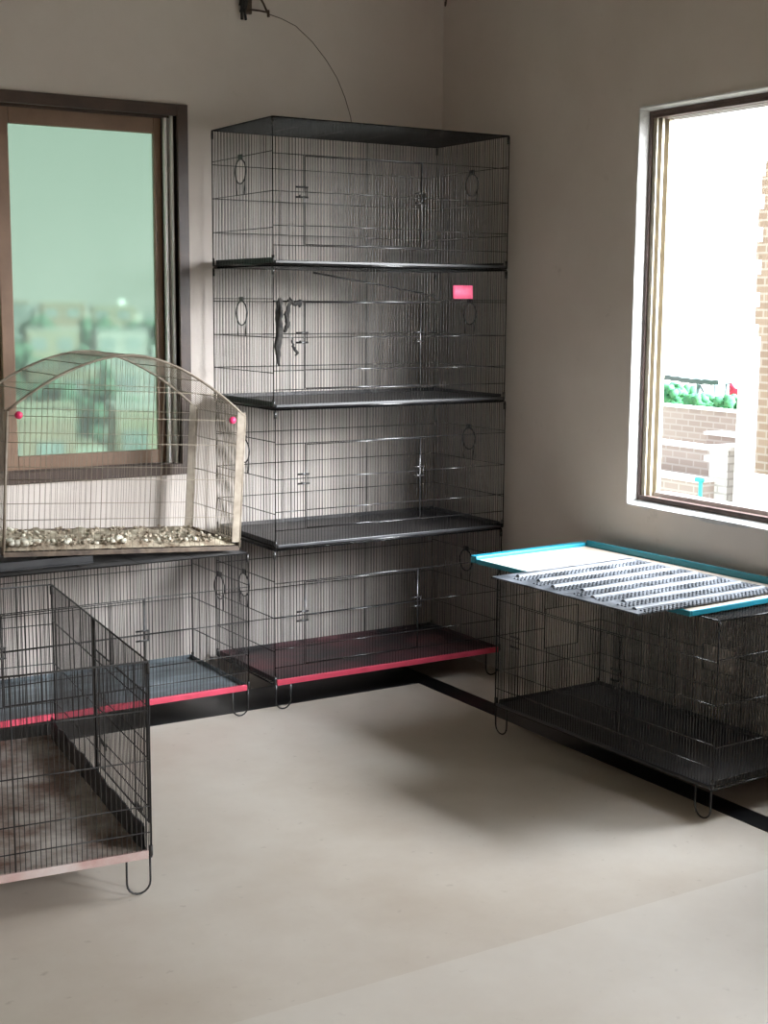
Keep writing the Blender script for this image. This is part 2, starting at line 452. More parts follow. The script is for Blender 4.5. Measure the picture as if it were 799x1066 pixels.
ROWS = (0.13, 0.265, 0.5, 0.755)
def make_crate(root, W=1.0, D=0.49, H=0.494, legs=True, z0=0.094, front_door=True, door_wires=True, rings=True,
               roof=True, tray_floor='soiled_black', tray_lip='black_plastic', wm='wire', side_hole=None, back_holes=(), su=0.0125,
               latch_sides=(1, 1), wr=0.0010):
    if not legs: z0 = 0.0
    wire = M[wm]
    hw, hd = W/2, D/2
    dr = (0.12*W, 0.61*W, 0.13*H, 0.755*H)      # door opening in the front
    # front
    mb = MB()
    wire_panel(mb, (-hw, -hd, z0), (1, 0, 0), (0, 0, 1), W, H, su, ROWS, [dr] if front_door else [], r=wr, extra=(0.36*W,) if not front_door else ())
    mb.build('front_panel', wire, root)
    if front_door and door_wires:
        mb = MB()
        wire_panel(mb, (-hw+dr[0]+0.004, -hd-0.004, z0+dr[2]+0.004), (1, 0, 0), (0, 0, 1), dr[1]-dr[0]-0.008, dr[3]-dr[2]-0.008, su, (0.215, 0.595), [], r=wr, frame=0.0017)
        d = mb.build('door', wire, root)
        for k, xx in enumerate((dr[0], dr[1])):
            if not latch_sides[k]: continue
            l = MB()
            zc = z0+0.5*H
            sgn = -1 if k == 0 else 1
            xa, xb = -hw+xx-0.035, -hw+xx+0.012
            l.tube([(xa, -hd-0.008, zc+0.016), (xb, -hd-0.008, zc+0.016)], 0.0032, 6)
            l.tube([(xa, -hd-0.008, zc-0.018), (xb, -hd-0.008, zc-0.018)], 0.0032, 6)
            l.tube([(xb-0.004, -hd-0.009, zc-0.02), (xb-0.004, -hd-0.009, zc+0.018)], 0.002, 6)
            l.tube([(xa+0.012, -hd-0.008, zc-0.018), (xa+0.012, -hd-0.018, zc-0.012)], 0.0026, 6)
            l.build('latch', wire, d)
    # back
    mb = MB()
    wire_panel(mb, (-hw, hd, z0), (1, 0, 0), (0, 0, 1), W, H, su, (0.25, 0.5, 0.75), back_holes, r=wr, extra=(0.32*W, 0.67*W))
    mb.build('back_panel', wire, root)
    # ends
    for s in (-1, 1):
        mb = MB()
        rg = [(D*0.5, 0.665*H, 0.042)] if rings else []
        hl = [side_hole] if (side_hole and s == -1) else []
        wire_panel(mb, (s*hw, -hd, z0), (0, 1, 0), (0, 0, 1), D, H, su, (0.25, 0.5, 0.77), hl, rg, r=wr)
        sp = mb.build('side_panel', wire, root)
        if rings:
            rb = MB()
            pts = [(s*(hw+0.003), math.cos(t)*0.043, z0+0.665*H+math.sin(t)*0.043) for t in [2*math.pi*k/20 for k in range(20)]]
            rb.tube(pts, 0.0026, 6, closed=True)
            rb.box(s*(hw+0.003)-0.002, s*(hw+0.003)+0.002, -0.016, 0.016, z0+0.76*H-0.004, z0+0.76*H+0.012)
            for q in (-0.04, 0.04):
                rb.tube([(s*(hw+0.003), q, z0+0.665*H), (s*(hw+0.003), q*0.75, z0+0.5*H)], 0.0018, 5)
            rb.build('feeder_ring', wire, sp)
    if roof:
        mb = MB()
        wire_panel(mb, (-hw, -hd, z0+H), (0, 1, 0), (1, 0, 0), D, W, su, (0.2, 0.4, 0.6, 0.8), (), (), r=0.0013)
        mb.build('roof_panel', wire, root)
    mb = MB()
    wire_panel(mb, (-hw, -hd, z0+0.0015), (0, 1, 0), (1, 0, 0), D, W, 0.025, (0.25, 0.5, 0.75))
    mb.build('floor_grid', wire, root)
    # slide-out tray
    t = MB()
    zt = z0+0.005; e = 0.008
    t.box(-hw+e, hw-e, -hd+e, hd-e, zt, zt+0.004, 1)
    hl_ = (0.007, 0.014) if tray_lip != 'black_plastic' else (0.002, 0.008)
    t.box(-hw+e, hw-e, -hd-0.004, -hd+e-0.0005, zt-hl_[0], zt+hl_[1], 0)
    t.box(-hw+e, hw-e, hd-e, hd-e+0.003, zt, zt+0.018, 1)
    for s in (-1, 1): t.box(min(s*(hw-e), s*(hw-e-0.003)), max(s*(hw-e), s*(hw-e-0.003)), -hd+e, hd-e, zt+0.004, zt+0.018, 1)
    t.build('tray', [M[tray_lip], M[tray_floor]], root, 0.0015)
    # corner clips
    for sx in (-1, 1):
        for sy in (-1, 1):
            for zz in ((z0+H-0.03), z0+0.004):
                c = MB()
                c.tube([(sx*(hw-0.001), sy*(hd-0.001), zz), (sx*(hw-0.001), sy*(hd-0.001), zz+0.026)], 0.0052, 6)
                c.build('corner_clip', wire, root)
    if legs:
        for sx in (-1, 1):
            for sy in (-1, 1):
                l = MB()
                xo, xi = sx*(hw-0.004), sx*(hw-0.064)
                rad = 0.030; xm = (xo+xi)/2
                pts = [(xo, sy*hd, z0+0.01), (xo, sy*hd, rad+0.003)]
                for k in range(1, 9):
                    a = math.pi*k/9
                    pts.append((xm+(xo-xm)*math.cos(a), sy*hd, rad+0.003-rad*math.sin(a)))
                pts += [(xi, sy*hd, rad+0.003), (xi, sy*hd, z0+0.01)]
                l.tube(pts, 0.0028, 6)
                l.build('leg', wire, root)
    return root

SG = 'wire crates stacked in the corner'
cx, cy = 0.5, 0.247
lv = [0.0, 0.594, 1.094, 1.594]
c4 = thing('wire_crate', 'black wire crate at the bottom of the corner stack, its tray lip pinkish red', 'cage', (cx, cy, 0), group=SG)
make_crate(c4, tray_floor='soiled_red', tray_lip='red_plastic')
c3 = thing('wire_crate', 'third black wire crate from the top of the corner stack, above the red-lipped one', 'cage', (cx+0.005, cy, lv[1]), group=SG)
make_crate(c3, legs=False)
c2 = thing('wire_crate', 'second black wire crate from the top of the corner stack, pink card on its front', 'cage', (cx, cy, lv[2]), group=SG)
make_crate(c2, legs=False)
c1 = thing('wire_crate', 'topmost black wire crate of the tall corner stack, dark roof just under the wall cord', 'cage', (cx, cy, lv[3]), group=SG)
make_crate(c1, legs=False)
lc = thing('wire_crate', 'black wire crate carrying the beige arched cage, with a blue-grey red-lipped tray', 'cage', (-0.605, cy, 0))
make_crate(lc, tray_floor='soiled_blue', tray_lip='red_plastic', wm='wire_old')

# foreground crate: long side runs back into the room
a = R(-5.5)
ux = Vector((math.cos(a), math.sin(a), 0)); uy = Vector((-math.sin(a), math.cos(a), 0))
fr = Vector((-0.985, -1.245, 0))
cf = fr - ux*0.26 + uy*0.515
fc = thing('wire_crate', 'open-topped black wire crate standing apart on the floor, soiled brown tray', 'cage', cf, (0, 0, a))
make_crate(fc, W=0.52, D=1.03, H=0.50, front_door=False, roof=False, rings=False, tray_floor='soiled_brown', tray_lip='pale_red', wm='wire_old')
mb = MB()     # dark splash guard inside the long side
N = 40; vs = []; fs = []
for i in range(N+1):
    yy = -0.505+1.01*i/N
    h = 0.068+0.012*mnoise.noise(Vector((yy*14, 2.1, 0)))
    x = 0.243+0.004*mnoise.noise(Vector((yy*20, 5, 0)))
    vs += [(x, yy, 0.104), (x, yy, 0.104+h), (x+0.004, yy, 0.104+h), (x+0.004, yy, 0.104)]
for i in range(N):
    for k in range(4):
        fs.append((i*4+k, i*4+(k+1) % 4, i*4+4+(k+1) % 4, i*4+4+k))
mb.add(vs, fs, 0, False); mb.build('splash_guard', M['black_plastic'], fc)
mb = MB()     # hinged side door on the long side with its two bolts
wire_panel(mb, (0.263, -0.49, 0.175), (0, 1, 0), (0, 0, 1), 0.50, 0.33, 0.0125, (0.0, 0.25, 0.62), r=0.0011)
sd = mb.build('side_door', M['wire_old'], fc)
for (yy, zz) in ((-0.04, 0.245), (-0.385, 0.18)):
    l = MB(); l.tube([(0.268, yy-0.025, zz), (0.268, yy+0.03, zz)], 0.0045, 6); l.tube([(0.268, yy, zz), (0.275, yy, zz-0.02)], 0.003, 6)
    l.build('latch', M['wire_old'], sd)
l = MB(); l.tube([(0.262, 0.01, 0.1), (0.262, 0.01, 0.594)], 0.005, 6); l.build('door_post', M['wire_old'], fc)

# right crate under the window
ar = R(-88.0)
rc = thing('wire_crate', 'black wire crate under the open window, trays lying on its roof', 'cage', (0.79, -1.10, 0), (0, 0, ar))
make_crate(rc, D=0.475, tray_floor='soiled_black', tray_lip='black_plastic', side_hole=(0.215, 0.365, 0.175, 0.315), back_holes=((0.50, 0.64, 0.18, 0.265),), front_door=True, rings=False, wr=0.0016, su=0.0118)

# ------------------------------------------------------------------ arched cage
ac = thing('arched_cage', 'dirty beige arched-top bird cage perched on the left crate in front of the green window', 'cage', (-0.13, 0.02, 0.598), (0, R(3.4), 0))
AW, AD, AH, RISE = 0.835, 0.41, 0.47, 0.195
def arch(t): # t 0..1 from right to left -> (x, z)
    x = -AW*t
    q = 2*t-1
    return x, AH + RISE*(1-abs(q)**1.8)
t = MB()
t.box(-AW, 0, 0, AD, 0.004, 0.010); t.box(-AW, 0, -0.002, 0.003, 0.0, 0.016); t.box(-AW, 0, AD-0.003, AD, 0.01, 0.030)
t.box(-AW, -AW+0.003, 0.003, AD-0.003, 0.01, 0.030); t.box(-0.003, 0, 0.003, AD-0.003, 0.01, 0.030)
t.build('base_tray', M['crust_tray'], ac, 0.002)
for nm, yy in (('front_panel', 0.0), ('back_panel', AD)):
    mb = MB()
    n = 44
    for i in range(1, n):
        x, z = arch(i/n); mb.tube([(x, yy, 0.012), (x, yy, z)], 0.0007, 4, caps=False)
    for z in (0.12, 0.25, 0.37, 0.455): mb.tube([(-AW, yy, z), (0, yy, z)], 0.0012, 5)
    mb.tube([(-AW*0.86, yy, 0.545), (-AW*0.14, yy, 0.545)], 0.0013, 5)
    mb.build(nm, M['beige_wire'], ac)
for nm, yy in (('front_arch', 0.0), ('back_arch', AD)):
    mb = MB(); mb.tube([(arch(i/24)[0], yy, arch(i/24)[1]) for i in range(25)], 0.0042, 6)
    mb.build(nm, M['beige_band'], ac)
for xx in (-AW, 0.0):
    mb = MB()
    for i in range(1, 32): mb.tube([(xx, AD*i/32, 0.03), (xx, AD*i/32, AH)], 0.0010, 4, caps=False)
    for z in (0.12, 0.25, 0.37, AH): mb.tube([(xx, 0, z), (xx, AD, z)], 0.0015, 5)
    mb.build('side_panel', M['beige_wire'], ac)
mb = MB()
for i in range(1, 16):
    yy = AD*i/16; mb.tube([(arch(k/20)[0], yy, arch(k/20)[1]) for k in range(21)], 0.0009, 4, caps=False)
for k in range(2, 19, 2):
    x, z = arch(k/20); mb.tube([(x, 0, z), (x, AD, z)], 0.0015, 5)
mb.build('roof_panel', M['beige_wire'], ac)
for (sx, sy) in ((0, 0), (1, 0), (0, 1), (1, 1)):
    mb = MB()
    xx = -AW if sx else 0.0
    x_in = xx+(0.03 if sx else -0.03)
    yy = AD if sy else 0.0
    mb.box(min(xx, x_in), max(xx, x_in), yy-0.003, yy-0.001, 0.03, AH+0.015) if not (sx == 1) else mb.box(xx-0.003, xx+0.005, yy-0.003, yy+0.003, 0.03, AH)
    mb.tube([(xx, yy, 0.01), (xx, yy, AH)], 0.0045, 6)
    mb.build('corner_post', M['beige_band'], ac)
for xx in (-0.800, -0.052):
    mb = MB()
    n = 12; prof = [(0.0, 0.0125), (0.006, 0.0125), (0.010, 0.009), (0.012, 0.0)]
    vs = []; fs = []
    for (d, r_) in [(0.0, 0.0)]+prof:
        for k in range(n): vs.append((xx+math.cos(2*math.pi*k/n)*r_, -0.006-d, AH-0.012+math.sin(2*math.pi*k/n)*r_))
    for i in range(len(prof)):
        for k in range(n): fs.append((i*n+k, i*n+(k+1) % n, (i+1)*n+(k+1) % n, (i+1)*n+k))
    mb.add(vs, fs, 0, True); mb.build('knob', M['pink'], ac)
# crust of droppings in that cage
mb = MB()
NX, NY = 70, 30; vs = []; fs = []
th = R(3.4)
def loc2w(x, y, z):
    z += 0.009; return (-0.13 + x*math.cos(th)+z*math.sin(th), 0.02+y, 0.598 - x*math.sin(th)+z*math.cos(th))
for j in range(NY+1):
    for i in range(NX+1):
        x = -AW+0.006+(AW-0.012)*i/NX; y = 0.006+(AD-0.012)*j/NY
        edge = min(1, i/3, (NX-i)/3, j/2, (NY-j)/2)
        h = 0.006+0.012*max(0, 0.4+mnoise.noise(Vector((x*16, y*16, 0.3))))+0.010*max(0, mnoise.noise(Vector((x*45, y*45, 3))))
        h += 0.010*math.exp(-(y/0.05)**2)*(1 if x < -0.3 else 0.4)
        vs.append(loc2w(x, y, 0.010+h*edge))
for j in range(NY):
    for i in range(NX):
        k = j*(NX+1)+i; fs.append((k, k+1, k+NX+2, k+NX+1))
mb.add(vs, fs, 0, True)
rng = random.Random(3)
for i in range(330):
    x = -AW+0.02+(AW-0.04)*rng.random()**1.25
    y = 0.016+0.37*rng.random()**(1.9)
    r_ = rng.uniform(0.003, 0.0075)
    mb.blob(loc2w(x, y, 0.026+r_*0.4), r_, (1.2, 1, 0.8), 0.3, 1 if rng.random() < 0.16 else 0, rng)
for i in range(34):
    x = rng.uniform(-0.825, -0.60) if i < 20 else (rng.uniform(-0.50, -0.42) if i < 28 else rng.uniform(-0.40, -0.05))
    r_ = rng.uniform(0.007, 0.0145) if i < 28 else rng.uniform(0.005, 0.008)
    mb.blob(loc2w(x, rng.uniform(0.004, 0.05), 0.030+r_*0.5), r_, (1.25, 0.9, 0.85), 0.28, 1, rng)
tag(mb.build('droppings', [M['crust'], M['lump_white']]), 'thick crust of tan and white droppings heaped over the arched cage floor', 'droppings', None, 'stuff')
# dark tray the raised end of the arched cage leans on
mb = MB(); mb.box(-1.07, -0.66, 0.03, 0.45, 0.5985, 0.604); mb.box(-1.07, -0.66, 0.03, 0.036, 0.604, 0.628); mb.box(-1.07, -0.66, 0.444, 0.45, 0.604, 0.628)
mb.box(-1.07, -1.064, 0.036, 0.444, 0.604, 0.628); mb.box(-0.666, -0.66, 0.036, 0.444, 0.604, 0.627)
tag(mb.build('cage_tray', M['black_plastic'], None, 0.002), 'shallow black tray wedged under the raised end of the arched cage', 'tray')

# ------------------------------------------------------------------ things on the right crate
bt = thing('cage_tray', 'blue-rimmed tray with a cream floor lying on the crate below the open window', 'tray', (0.742, -1.035, 0.5955), (0, 0, R(-86.5)))
TL, TW, TH = 0.99, 0.51, 0.026
mb = MB(); mb.box(-TL/2+0.032, TL/2-0.006, -TW/2+0.006, TW/2-0.008, 0.0, 0.012); mb.build('tray_floor', M['cream_tray'], bt, 0.001)
mb = MB()
mb.box(-TL/2, -TL/2+0.032, -TW/2, TW/2, 0.0, 0.024)
mb.box(-TL/2+0.032, TL/2, TW/2-0.008, TW/2, 0.0, 0.034)
mb.box(-TL/2+0.032, TL/2, -TW/2, -TW/2+0.006, -0.002, 0.015)
mb.box(TL/2-0.006, TL/2, -TW/2+0.006, TW/2-0.008, -0.002, 0.015)
mb.build('rim', M['blue_rim'], bt, 0.0025)
gp = thing('ribbed_panel', 'grey perforated ribbed floor panel lying across the blue-rimmed tray, one edge overhanging', 'panel', (0.625, -1.185, 0.6125), (R(0.0), 0, R(-86.5)))
PLN, PWD = 0.635, 0.60      # along the wall, across
mb = MB(); mb.box(-PLN/2, PLN/2, -PWD/2, PWD/2, 0, 0.005)
rng = random.Random(5)
for k in range(7):
    x = -PLN/2+0.05+k*0.09
    for i in range(34):
        yy = -PWD/2+0.035+i*0.0162
        for off in (0.022, 0.037, 0.052): mb.blob((x+off, yy, 0.006), 0.0042, (1, 1, 0.9), 0.2, 0, rng, 6, 4)
mb.build('panel_sheet', M['grey_panel'], gp, 0.0)
for k in range(7):
    x = -PLN/2+0.05+k*0.09
    mb = MB(); vs = []; fs = []
    segs = [(-0.010, 0.004), (-0.008, 0.009), (-0.003, 0.012), (0.003, 0.012), (0.008, 0.009), (0.010, 0.004)]
    ya, yb = -PWD/2+0.03+rng.uniform(0, 0.06), PWD/2-0.012-rng.uniform(0, 0.03)
    for yy in (ya, yb):
        for (dx, z) in segs: vs.append((x+dx, yy, z))
    n = len(segs)
    for i in range(n-1): fs.append((i, i+1, n+i+1, n+i))
    fs += [tuple(range(n)), tuple(range(2*n-1, n-1, -1))]
    mb.add(vs, fs); mb.build('rib', M['grey_rib'], gp)

# ------------------------------------------------------------------ small things on the stack and wall
mb = MB(); N = 8; vs = []; fs = []
for j in range(3):
    for i in range(N+1):
        vs.append((0.746+0.09*i/N, -0.0095-0.004*math.sin(math.pi*i/N)+0.001*j, 1.480+0.05*j/2))
for j in range(2):
    for i in range(N): fs.append((j*(N+1)+i, j*(N+1)+i+1, (j+1)*(N+1)+i+1, (j+1)*(N+1)+i))
mb.add(vs, fs, 0, True); cd = mb.build('card', M['pink_card'])
sol = cd.modifiers.new('thick', 'SOLIDIFY'); sol.thickness = 0.0015
tag(cd, 'small blank pink card clipped to the front of the second crate', 'card')

mb = MB(); rng = random.Random(11)      # sooty frayed cord tangle
def strand(pts, r0): 
    P = [Vector(p) for p in pts]; out = []
    for i in range(len(P)-1):
        for k in range(5):
            t = k/5; out.append(P[i].lerp(P[i+1], t)+Vector((rng.uniform(-1, 1), rng.uniform(-1, 1)*0.5, rng.uniform(-1, 1)))*0.0025)
    out.append(P[-1]); n = len(out)
    mb.tube(out, [r0*(1-0.55*abs(2*i/(n-1)-1)) for i in range(n)], 6)
for k in range(6):
    j = lambda: rng.uniform(-0.007, 0.007)
    strand([(0.022+j(), -0.012, 1.475), (0.012+j(), -0.015+j(), 1.43), (0.016+j(), -0.015, 1.37), (0.012+j(), -0.012, 1.31), (0.014+j(), -0.012, 1.255+rng.uniform(-0.02, 0.02))], 0.011)
for k in range(3):
    strand([(0.05+j(), -0.012, 1.475+j()), (0.075+j(), -0.014, 1.455), (0.10+j(), -0.013, 1.468), (0.094, -0.013, 1.445+j())], 0.007)
    strand([(0.062+j(), -0.013, 1.462), (0.045+j(), -0.014, 1.42), (0.052+j(), -0.014, 1.385), (0.036+j(), -0.013, 1.36)], 0.007)
strand([(0.066, -0.012, 1.34), (0.07, -0.012, 1.31), (0.088, -0.012, 1.285), (0.078, -0.012, 1.28)], 0.006)
tag(mb.build('frayed_cord', M['rag']), 'sooty frayed cord tangled on the left front corner of the second crate', 'cord')

mb = MB(); mb.tube([(0.322, 0.30, 1.573), (0.6, 0.30, 1.533), (0.868, 0.30, 1.492)], 0.0035, 6)
tag(mb.build('perch', M['wire']), 'thin dark perch rod sloping across the upper part of the second crate', 'perch')

wb = thing('wall_hook', 'dark iron bracket high on the back wall above the tall stack', 'hook', (0.17, YB, 2.545))
mb = MB(); mb.box(-0.012, 0.012, -0.012, 0.0, -0.02, 0.12); mb.build('plate', M['rust'], wb, 0.002)
mb = MB(); mb.tube([(0.012, -0.008, 0.09), (0.05, -0.03, 0.02), (0.062, -0.045, -0.02)], 0.004, 6); mb.tube([(0.0, -0.01, -0.004), (0.03, -0.03, -0.008), (0.062, -0.045, -0.014)], 0.0035, 6)
mb.tube([(0.062, -0.045, -0.006), (0.062, -0.047, -0.03)], 0.006, 6); mb.build('arm', M['rust'], wb)
mb = MB(); rng = random.Random(2)
for k in range(9):
    mb.tube([(-0.03+rng.uniform(-0.02, 0.02), -0.012+rng.uniform(-0.008, 0.004), -0.012+rng.uniform(-0.035, 0.02)), (-0.022+rng.uniform(-0.015, 0.015), -0.02, 0.04+rng.uniform(-0.02, 0.02)), (0.0+rng.uniform(-0.012, 0.012), -0.014, 0.10)], 0.005, 5)
mb.build('rag_bundle', M['rag'], wb)
mb = MB(); pts = []
for (x, z) in ((0.234, 2.526), (0.29, 2.515), (0.35, 2.495), (0.42, 2.445), (0.48, 2.385), (0.53, 2.32), (0.565, 2.25), (0.59, 2.18), (0.60, 2.12), (0.602, 2.092)):
    pts.append((x, 0.487, z))
mb.tube(pts, 0.0016, 5); tag(mb.build('cord', M['thin_wire']), 'thin cord curving down from the wall bracket to the top of the stack', 'cord')
mb = MB(); mb.tube([(1.045, 0.505, 2.70), (1.04, 0.50, 2.66), (1.03, 0.49, 2.645), (1.028, 0.486, 2.66)], 0.004, 6)
tag(mb.build('wall_hook', M['rust']), 'small dark hook in the room corner high above the stack', 'hook')

# ------------------------------------------------------------------ outdoors
GZ = -7.0
G = {}
G['ground'] = mat('dusty_ground', (0.20, 0.21, 0.17), (0.33, 0.31, 0.27), 0.05, rough=0.95)
G['brick'] = brick_mat('raw_brick', (0.29, 0.21, 0.155), (0.36, 0.27, 0.20), (0.42, 0.36, 0.30), bw=0.24, bh=0.085)
G['brick_low'] = brick_mat('weathered_brick', (0.36, 0.295, 0.26), (0.42, 0.35, 0.31), (0.46, 0.41, 0.375), bw=0.24, bh=0.085)
G['white'] = mat('white_render', (0.86, 0.85, 0.84), (0.78, 0.77, 0.75), 3, rough=0.9)
G['whitebrick'] = brick_mat('whitewashed_brick', (0.70, 0.69, 0.67), (0.62, 0.60, 0.58), (0.48, 0.46, 0.44), bw=0.24, bh=0.085)
G['tin'] = mat('weathered_sheet_roof', (0.07, 0.10, 0.095), (0.09, 0.12, 0.115), 2, rough=0.6)
G['green'] = mat('leafy_green', (0.02, 0.14, 0.06), (0.06, 0.22, 0.08), 9, rough=0.8)
G['tree'] = mat('hazy_tree_green', (0.03, 0.07, 0.045), (0.07, 0.12, 0.08), 2, rough=0.9)
G['trunk'] = mat('bark', (0.12, 0.09, 0.06), None, rough=0.9)
G['teal'] = mat('turquoise_pipe', (0.05, 0.50, 0.46), None, rough=0.5)
G['red'] = mat('red_cloth', (0.60, 0.05, 0.10), None, rough=0.8)
G['pole'] = mat('pale_blue_pole', (0.38, 0.47, 0.50), None, rough=0.5)
G['glass_dark'] = mat('dark_window', (0.15, 0.17, 0.17), None, rough=0.15)
HC = [mat('house_pale', (0.24, 0.235, 0.22), (0.18, 0.18, 0.17), 1, rough=0.9), mat('house_grey', (0.13, 0.145, 0.145), (0.18, 0.19, 0.185), 1, rough=0.9),
      mat('house_brick', (0.15, 0.115, 0.09), (0.19, 0.145, 0.11), 1, rough=0.9), mat('house_ochre', (0.17, 0.15, 0.115), (0.2, 0.18, 0.14), 1, rough=0.9)]
mb = MB(); mb.box(-900, 900, -900, 900, GZ-0.5, GZ); struct(mb.build('ground', G['ground']))

# brick building with a toothed edge
bb = thing('brick_building', 'unfinished raw brick building with a toothed corner outside the open window', 'building', (9.0, 6.36, GZ))
mb = MB(); mb.box(0, 4, -4.5, -0.06, 0, 9.95)
for k in range(58):
    if k % 2 == 0: mb.box(0, 4, -0.06, 0.0+random.uniform(-0.02, 0.02), k*0.17+0.1, k*0.17+0.185+0.1)
mb.build('wall', G['brick'], bb)
mb = MB(); mb.box(-0.05, 4.05, -4.55, -0.02, 9.95, 10.10); mb.build('roof_slab', G['white'], bb)
mb = MB(); mb.box(-0.08, 0.3, -4.5, 0.02, 6.30, 6.42); mb.build('ledge', G['white'], bb)
# white rendered pillar and parapet in front of it
mb = MB(); mb.box(8.5, 8.55, 5.83, 6.08, GZ, 1.15); mb.box(8.5, 8.55, 1.5, 5.83, GZ, -0.25)
tag(mb.build('white_parapet', G['white'], None, 0.01), 'blank white rendered pillar and parapet below the raw brick building', 'wall')
# sheet-roofed shelter
sh = thing('canopy_shelter', 'open shelter with a grey-green sheet roof beyond the low brick walls', 'shelter', (14, 12.0, GZ))
mb = MB()
n = 40; vs = []; fs = []
for i in range(n+1):
    yy = -0.85+2.9*i/n; z = 7.27+0.008*math.sin(i*2.2)
    vs += [(-0.7, yy, z-0.02+0.06*min(1, max(0, yy+0.2))), (2.2, yy, z+0.34), (2.2, yy, z+0.40), (-0.7, yy, z+0.05+0.06*min(1, max(0, yy+0.2)))]
for i in range(n):
    for k in range(4): fs.append((i*4+k, i*4+(k+1) % 4, i*4+4+(k+1) % 4, i*4+4+k))
fs += [(3, 2, 1, 0), (n*4, n*4+1, n*4+2, n*4+3)]
mb.add(vs, fs); mb.build('roof', G['tin'], sh)
for yy in (-0.75, -0.12, 1.9):
    for xx in (-0.4, 2.0):
        mb = MB(); mb.tube([(xx, yy, 0), (xx, yy, 7.28+0.12*(xx > 0))], 0.035, 8); mb.build('post', G['pole'], sh)
mb = MB(); mb.tube([(-0.4, -0.16, 7.2), (-0.4, -0.42, 6.9)], 0.018, 6); mb.build('brace', G['pole'], sh)
# shrubs in front of the shelter
rng = random.Random(8)
for (yy, w, tp_, lab) in ((11.47, 0.20, 7.26, 'broad dark green shrub left of the shelter post'), (10.88, 0.16, 7.14, 'low green shrub under the middle of the sheet roof'), (10.34, 0.15, 7.13, 'low green shrub beside the red cloth')):
    s = thing('shrub', lab, 'shrub', (12.7, yy, GZ))
    mb = MB()
    for k in range(150):
        mb.blob((rng.uniform(-0.2, 0.2), rng.uniform(-w, w), rng.uniform(6.6, tp_-0.03)), rng.uniform(0.05, 0.09), (1, 1, 1), 0.35, 0, rng)
    mb.build('foliage', G['green'], s)
    mb = MB(); mb.tube([(0, 0, 0), (0, 0.02, 6.4)], 0.05, 6); mb.build('stem', G['trunk'], s)
mb = MB(); vs = []; fs = []
for i in range(9):
    yy = 10.86+0.043*i; dx = 0.02*math.sin((8-i)*1.4)
    vs += [(13.6+dx, yy, 0.06), (13.6+dx, yy, 0.30-0.10*math.sin(math.pi*i/8))]
for i in range(8): fs.append((2*i, 2*i+2, 2*i+3, 2*i+1))
mb.add(vs, fs, 0, True); rcl = mb.build('cloth', G['red']); s_ = rcl.modifiers.new('thick', 'SOLIDIFY'); s_.thickness = 0.01
tag(rcl, 'red cloth hanging at the end of the sheet-roofed shelter', 'cloth')
# low brick walls with pale copings
def low_wall(name, x, ya, yb, top, lab, cop=0.10):
    t = thing(name, lab, 'wall', (x, (ya+yb)/2, GZ)); h = (yb-ya)/2
    mb = MB(); mb.box(0, 0.25, -h, h, 0, top-GZ-cop); mb.build('masonry', G['brick_low'], t)
    mb = MB(); mb.box(-0.03, 0.28, -h-0.02, h+0.02, top-GZ-cop, top-GZ); mb.build('coping', G['white'], t)
low_wall('brick_wall', 11.5, 8.0, 12.5, 0.06, 'farthest long low brick wall, just in front of the green shrubs', 0.02)
low_wall('brick_wall', 10.3, 6.6, 8.32, -0.10, 'short brick wall with a pale coping behind the whitewashed pillar', 0.035)
low_wall('brick_wall', 9.6, 7.25, 9.8, -0.20, 'low brick wall with a pale coping left of the whitewashed pillar', 0.03)
low_wall('brick_wall', 8.85, 6.95, 9.0, -0.47, 'nearest low brick wall behind the turquoise pipe', 0.03)
wp = thing('brick_pillar', 'short whitewashed brick pillar among the low brick walls', 'pillar', (9.1, 6.9, GZ))
mb = MB(); mb.box(0, 0.3, -0.14, 0.14, 0, 6.86); mb.build('shaft', G['whitebrick'], wp)
mb = MB(); mb.box(-0.03, 0.33, -0.02, 0.2, 6.72, 6.78); mb.box(-0.03, 0.33, -0.16, 0.12, 6.86, 6.91); mb.build('cap', G['white'], wp)
tp = thing('water_pipe', 'turquoise standpipe beside the short whitewashed brick pillar', 'pipe', (8.6, 6.655, GZ))
mb = MB(); mb.tube([(0, 0, 0), (0, 0, 6.58)], 0.022, 8); mb.build('pipe', G['teal'], tp)
mb = MB(); mb.tube([(0, -0.03, 6.58), (0, 0.07, 6.58)], 0.028, 8); mb.build('tap', G['teal'], tp)

